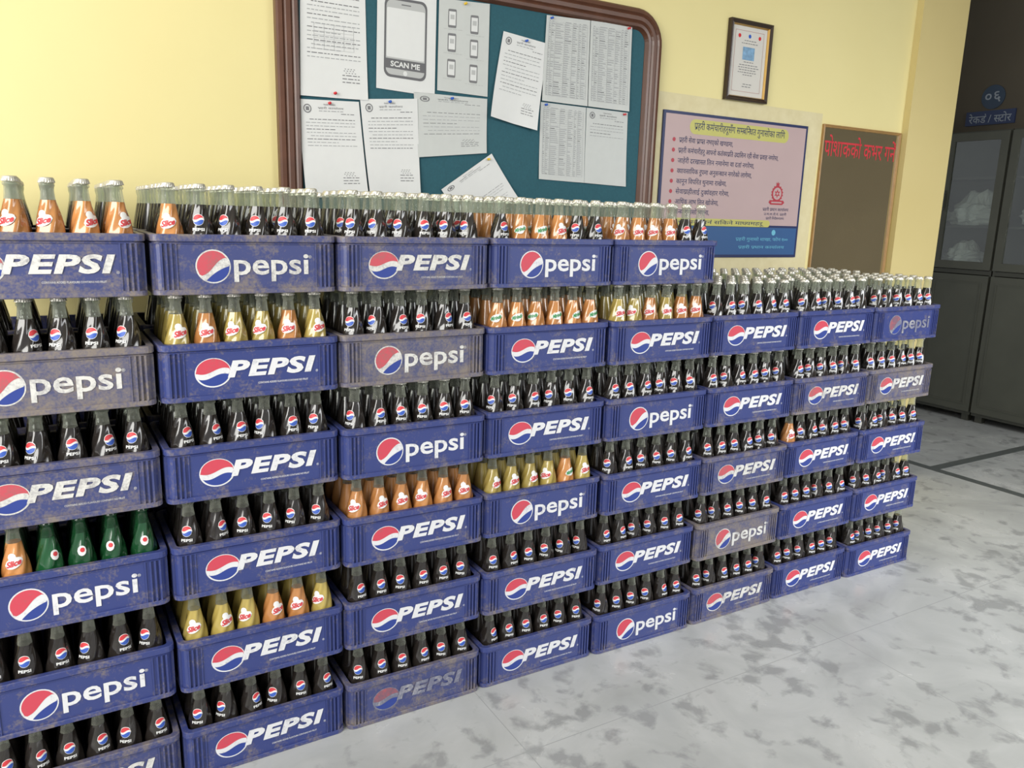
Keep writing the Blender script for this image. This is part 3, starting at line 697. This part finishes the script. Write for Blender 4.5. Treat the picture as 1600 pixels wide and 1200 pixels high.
def cabinet(y0):
    w_=.88; H=2.07; D=.33
    mb=MB(); t_=.015
    mb.box(0,D,0,t_,.05,H); mb.box(0,D,w_-t_,w_,.05,H); mb.box(D-t_,D,t_,w_-t_,.05,H); mb.box(0,D,t_,w_-t_,H-t_,H); mb.box(0,D,t_,w_-t_,.05,.07)
    mb.box(0,D,t_,w_-t_,1.07,1.10); mb.box(.02,D-t_,t_,w_-t_,1.40,1.415); mb.box(.02,D-t_,t_,w_-t_,1.74,1.755)
    for y in (.02,w_-.07): 
        for x in (.02,D-.07): mb.box(x,x+.05,y,y+.05,0,.05)
    c=obj("steel_cabinet",mb.mesh("cabinet_body",[M_steel],fixn=True),loc=(4.765,y0,0),label="olive grey steel cabinet with glass upper doors by dark wall",category="cabinet",group="steel cabinets by the dark wall")
    hw=(w_-.012)/2
    for k in range(2):
        a=.004+k*(hw+.004); bb=a+hw
        mb=MB(); z0_,z1_=1.105,2.06; fw=.055
        mb.box(-.02,-.001,a,bb,z0_,z0_+fw); mb.box(-.02,-.001,a,bb,z1_-fw,z1_); mb.box(-.02,-.001,a,a+fw,z0_+fw,z1_-fw); mb.box(-.02,-.001,bb-fw,bb,z0_+fw,z1_-fw)
        dr=obj("door",mb.mesh("glass_door_frame",[M_steel2],fixn=True),parent=c,label="glazed upper door")
        mb=MB(); mb.box(-.012,-.009,a+fw,bb-fw,z0_+fw,z1_-fw); obj("glass_pane",mb.mesh("glass_pane",[mg],fixn=True),parent=dr)
        yh=bb-.03 if k==0 else a+.03
        mb=MB(); mb.box(-.045,-.037,yh-.006,yh+.006,1.52,1.66); mb.box(-.04,-.02,yh-.005,yh+.005,1.525,1.54); mb.box(-.04,-.02,yh-.005,yh+.005,1.64,1.655); obj("handle",mb.mesh("handle",[M_chrome],fixn=True),parent=dr)
        mb=MB(); z0_,z1_=.075,1.065
        mb.box(-.02,-.001,a,bb,z0_,z1_); mb.box(-.024,-.02,a+.04,a+.05,z0_+.05,z1_-.05); mb.box(-.024,-.02,bb-.05,bb-.04,z0_+.05,z1_-.05); mb.box(-.024,-.02,a+.05,bb-.05,z1_-.06,z1_-.05); mb.box(-.024,-.02,a+.05,bb-.05,z0_+.05,z0_+.06)
        dr=obj("door",mb.mesh("steel_door",[M_steel2],fixn=True),parent=c,label="solid lower steel door")
        mb=MB(); mb.box(-.049,-.041,yh-.006,yh+.006,.62,.76); mb.box(-.045,-.02,yh-.005,yh+.005,.625,.64); mb.box(-.045,-.02,yh-.005,yh+.005,.74,.755); obj("handle",mb.mesh("handle",[M_chrome],fixn=True),parent=dr)
    return c
for y0 in (2.20,1.31,.42,-.47): cabinet(y0)
M_bag=simple("crumpled_plastic_bag",(.70,.72,.73),.25,.6,coat=.3,noise=.2,nscale=12)
def bag(y,z,s,seed):
    bm=bmesh.new(); bmesh.ops.create_icosphere(bm,subdivisions=4,radius=1); rnd=random.Random(seed); ph=[rnd.uniform(0,6) for _ in range(6)]
    for v in bm.verts:
        p=v.co.copy(); k=1+.10*math.sin(7*p.x+ph[0]+3*p.z)+.08*math.sin(11*p.y+ph[1]+4*p.x)+.06*math.sin(17*p.z+ph[2]+6*p.y)+.03*math.sin(31*p.x+23*p.y+ph[3])
        v.co=Vector((p.x*.095*k,p.y*.15*s*k,max(-.07,p.z*.10*s*k)))
        if p.z>.8: v.co.z+=.04*s
    me=bpy.data.meshes.new("bag"); bm.to_mesh(me); bm.free(); me.materials.append(M_bag)
    obj("plastic_bag",me,loc=(4.90,y,z+.072),label="crumpled clear plastic bag stored on cabinet shelf",category="bag",group="plastic bags in the cabinet")
bag(1.95,1.415,1.1,1); bag(1.55,1.415,1.2,2); bag(1.05,1.415,1.1,3); bag(.66,1.415,1.1,4); bag(1.60,1.10,.9,5); bag(1.1,1.755,.8,6)

# sign above the cabinets
M_sign=simple("navy_sign",(.03,.05,.14),.4); M_signt=simple("sign_pale_text",(.38,.43,.50),.5); M_disc=simple("sign_light_blue_disc",(.045,.075,.13),.45)
mb=MB(); mb.box(-.012,0,-.18,.18,0,.10)
sg=obj("door_sign",mb.mesh("sign_plate",[M_sign],fixn=True),loc=(5.10,1.67,2.15),label="navy plate sign with pale lettering on dark wall",category="sign")
mb=MB(); v,f=dtext("रेकर्ड / स्टोर",.0006); v=fit(v,.31,.07,0,.05); mb.add([(-.0125,-p[0],p[1]) for p in v],f); obj("lettering",mb.mesh("sign_text",[M_signt]),parent=sg)
mb=MB(); v,f=disc(.085,28); mb.add([(-.008,-p[0],p[1]) for p in v]+[(0,-p[0],p[1]) for p in v],[tuple(range(28)),tuple(reversed(range(28,56)))]+[(j,(j+1)%28,28+(j+1)%28,28+j) for j in range(28)])
sd=obj("number_sign",mb.mesh("number_disc",[M_disc],fixn=True),loc=(5.10,1.67,2.345),label="round blue number sign on dark wall",category="sign")
mb=MB(); v,f=text_geo("०६",.1,.001); v=fit(v,.115,.075,0,0); mb.add([(-.0088,-p[0],p[1]) for p in v],f); obj("numerals",mb.mesh("numerals",[M_signt]),parent=sd)

# ------------------------------------------------------------------ light
w=bpy.data.worlds.new("world"); S.world=w; w.use_nodes=True
w.node_tree.nodes["Background"].inputs[0].default_value=(.92,.96,1,1); w.node_tree.nodes["Background"].inputs[1].default_value=.52
def area(name,loc,tgt,sx,sy,e,col,spread=180):
    l=bpy.data.lights.new(name,'AREA'); l.shape='RECTANGLE'; l.size=sx; l.size_y=sy; l.energy=e; l.color=col; l.spread=math.radians(spread)
    o=bpy.data.objects.new(name,l); COL.objects.link(o); o.location=loc
    o.rotation_euler=(Vector(tgt)-Vector(loc)).to_track_quat('-Z','Y').to_euler(); return o
area("window_light",(-3.0,-1.7,2.1),(-.4,.6,1.5),2.2,2.0,140,(1,.985,.94))
area("floor_fill_light",(2.9,-3.6,2.3),(2.5,-.9,0),2.2,1.8,78,(.97,.99,1),100)  # added soft fill lamp, aimed down to keep the floor bright
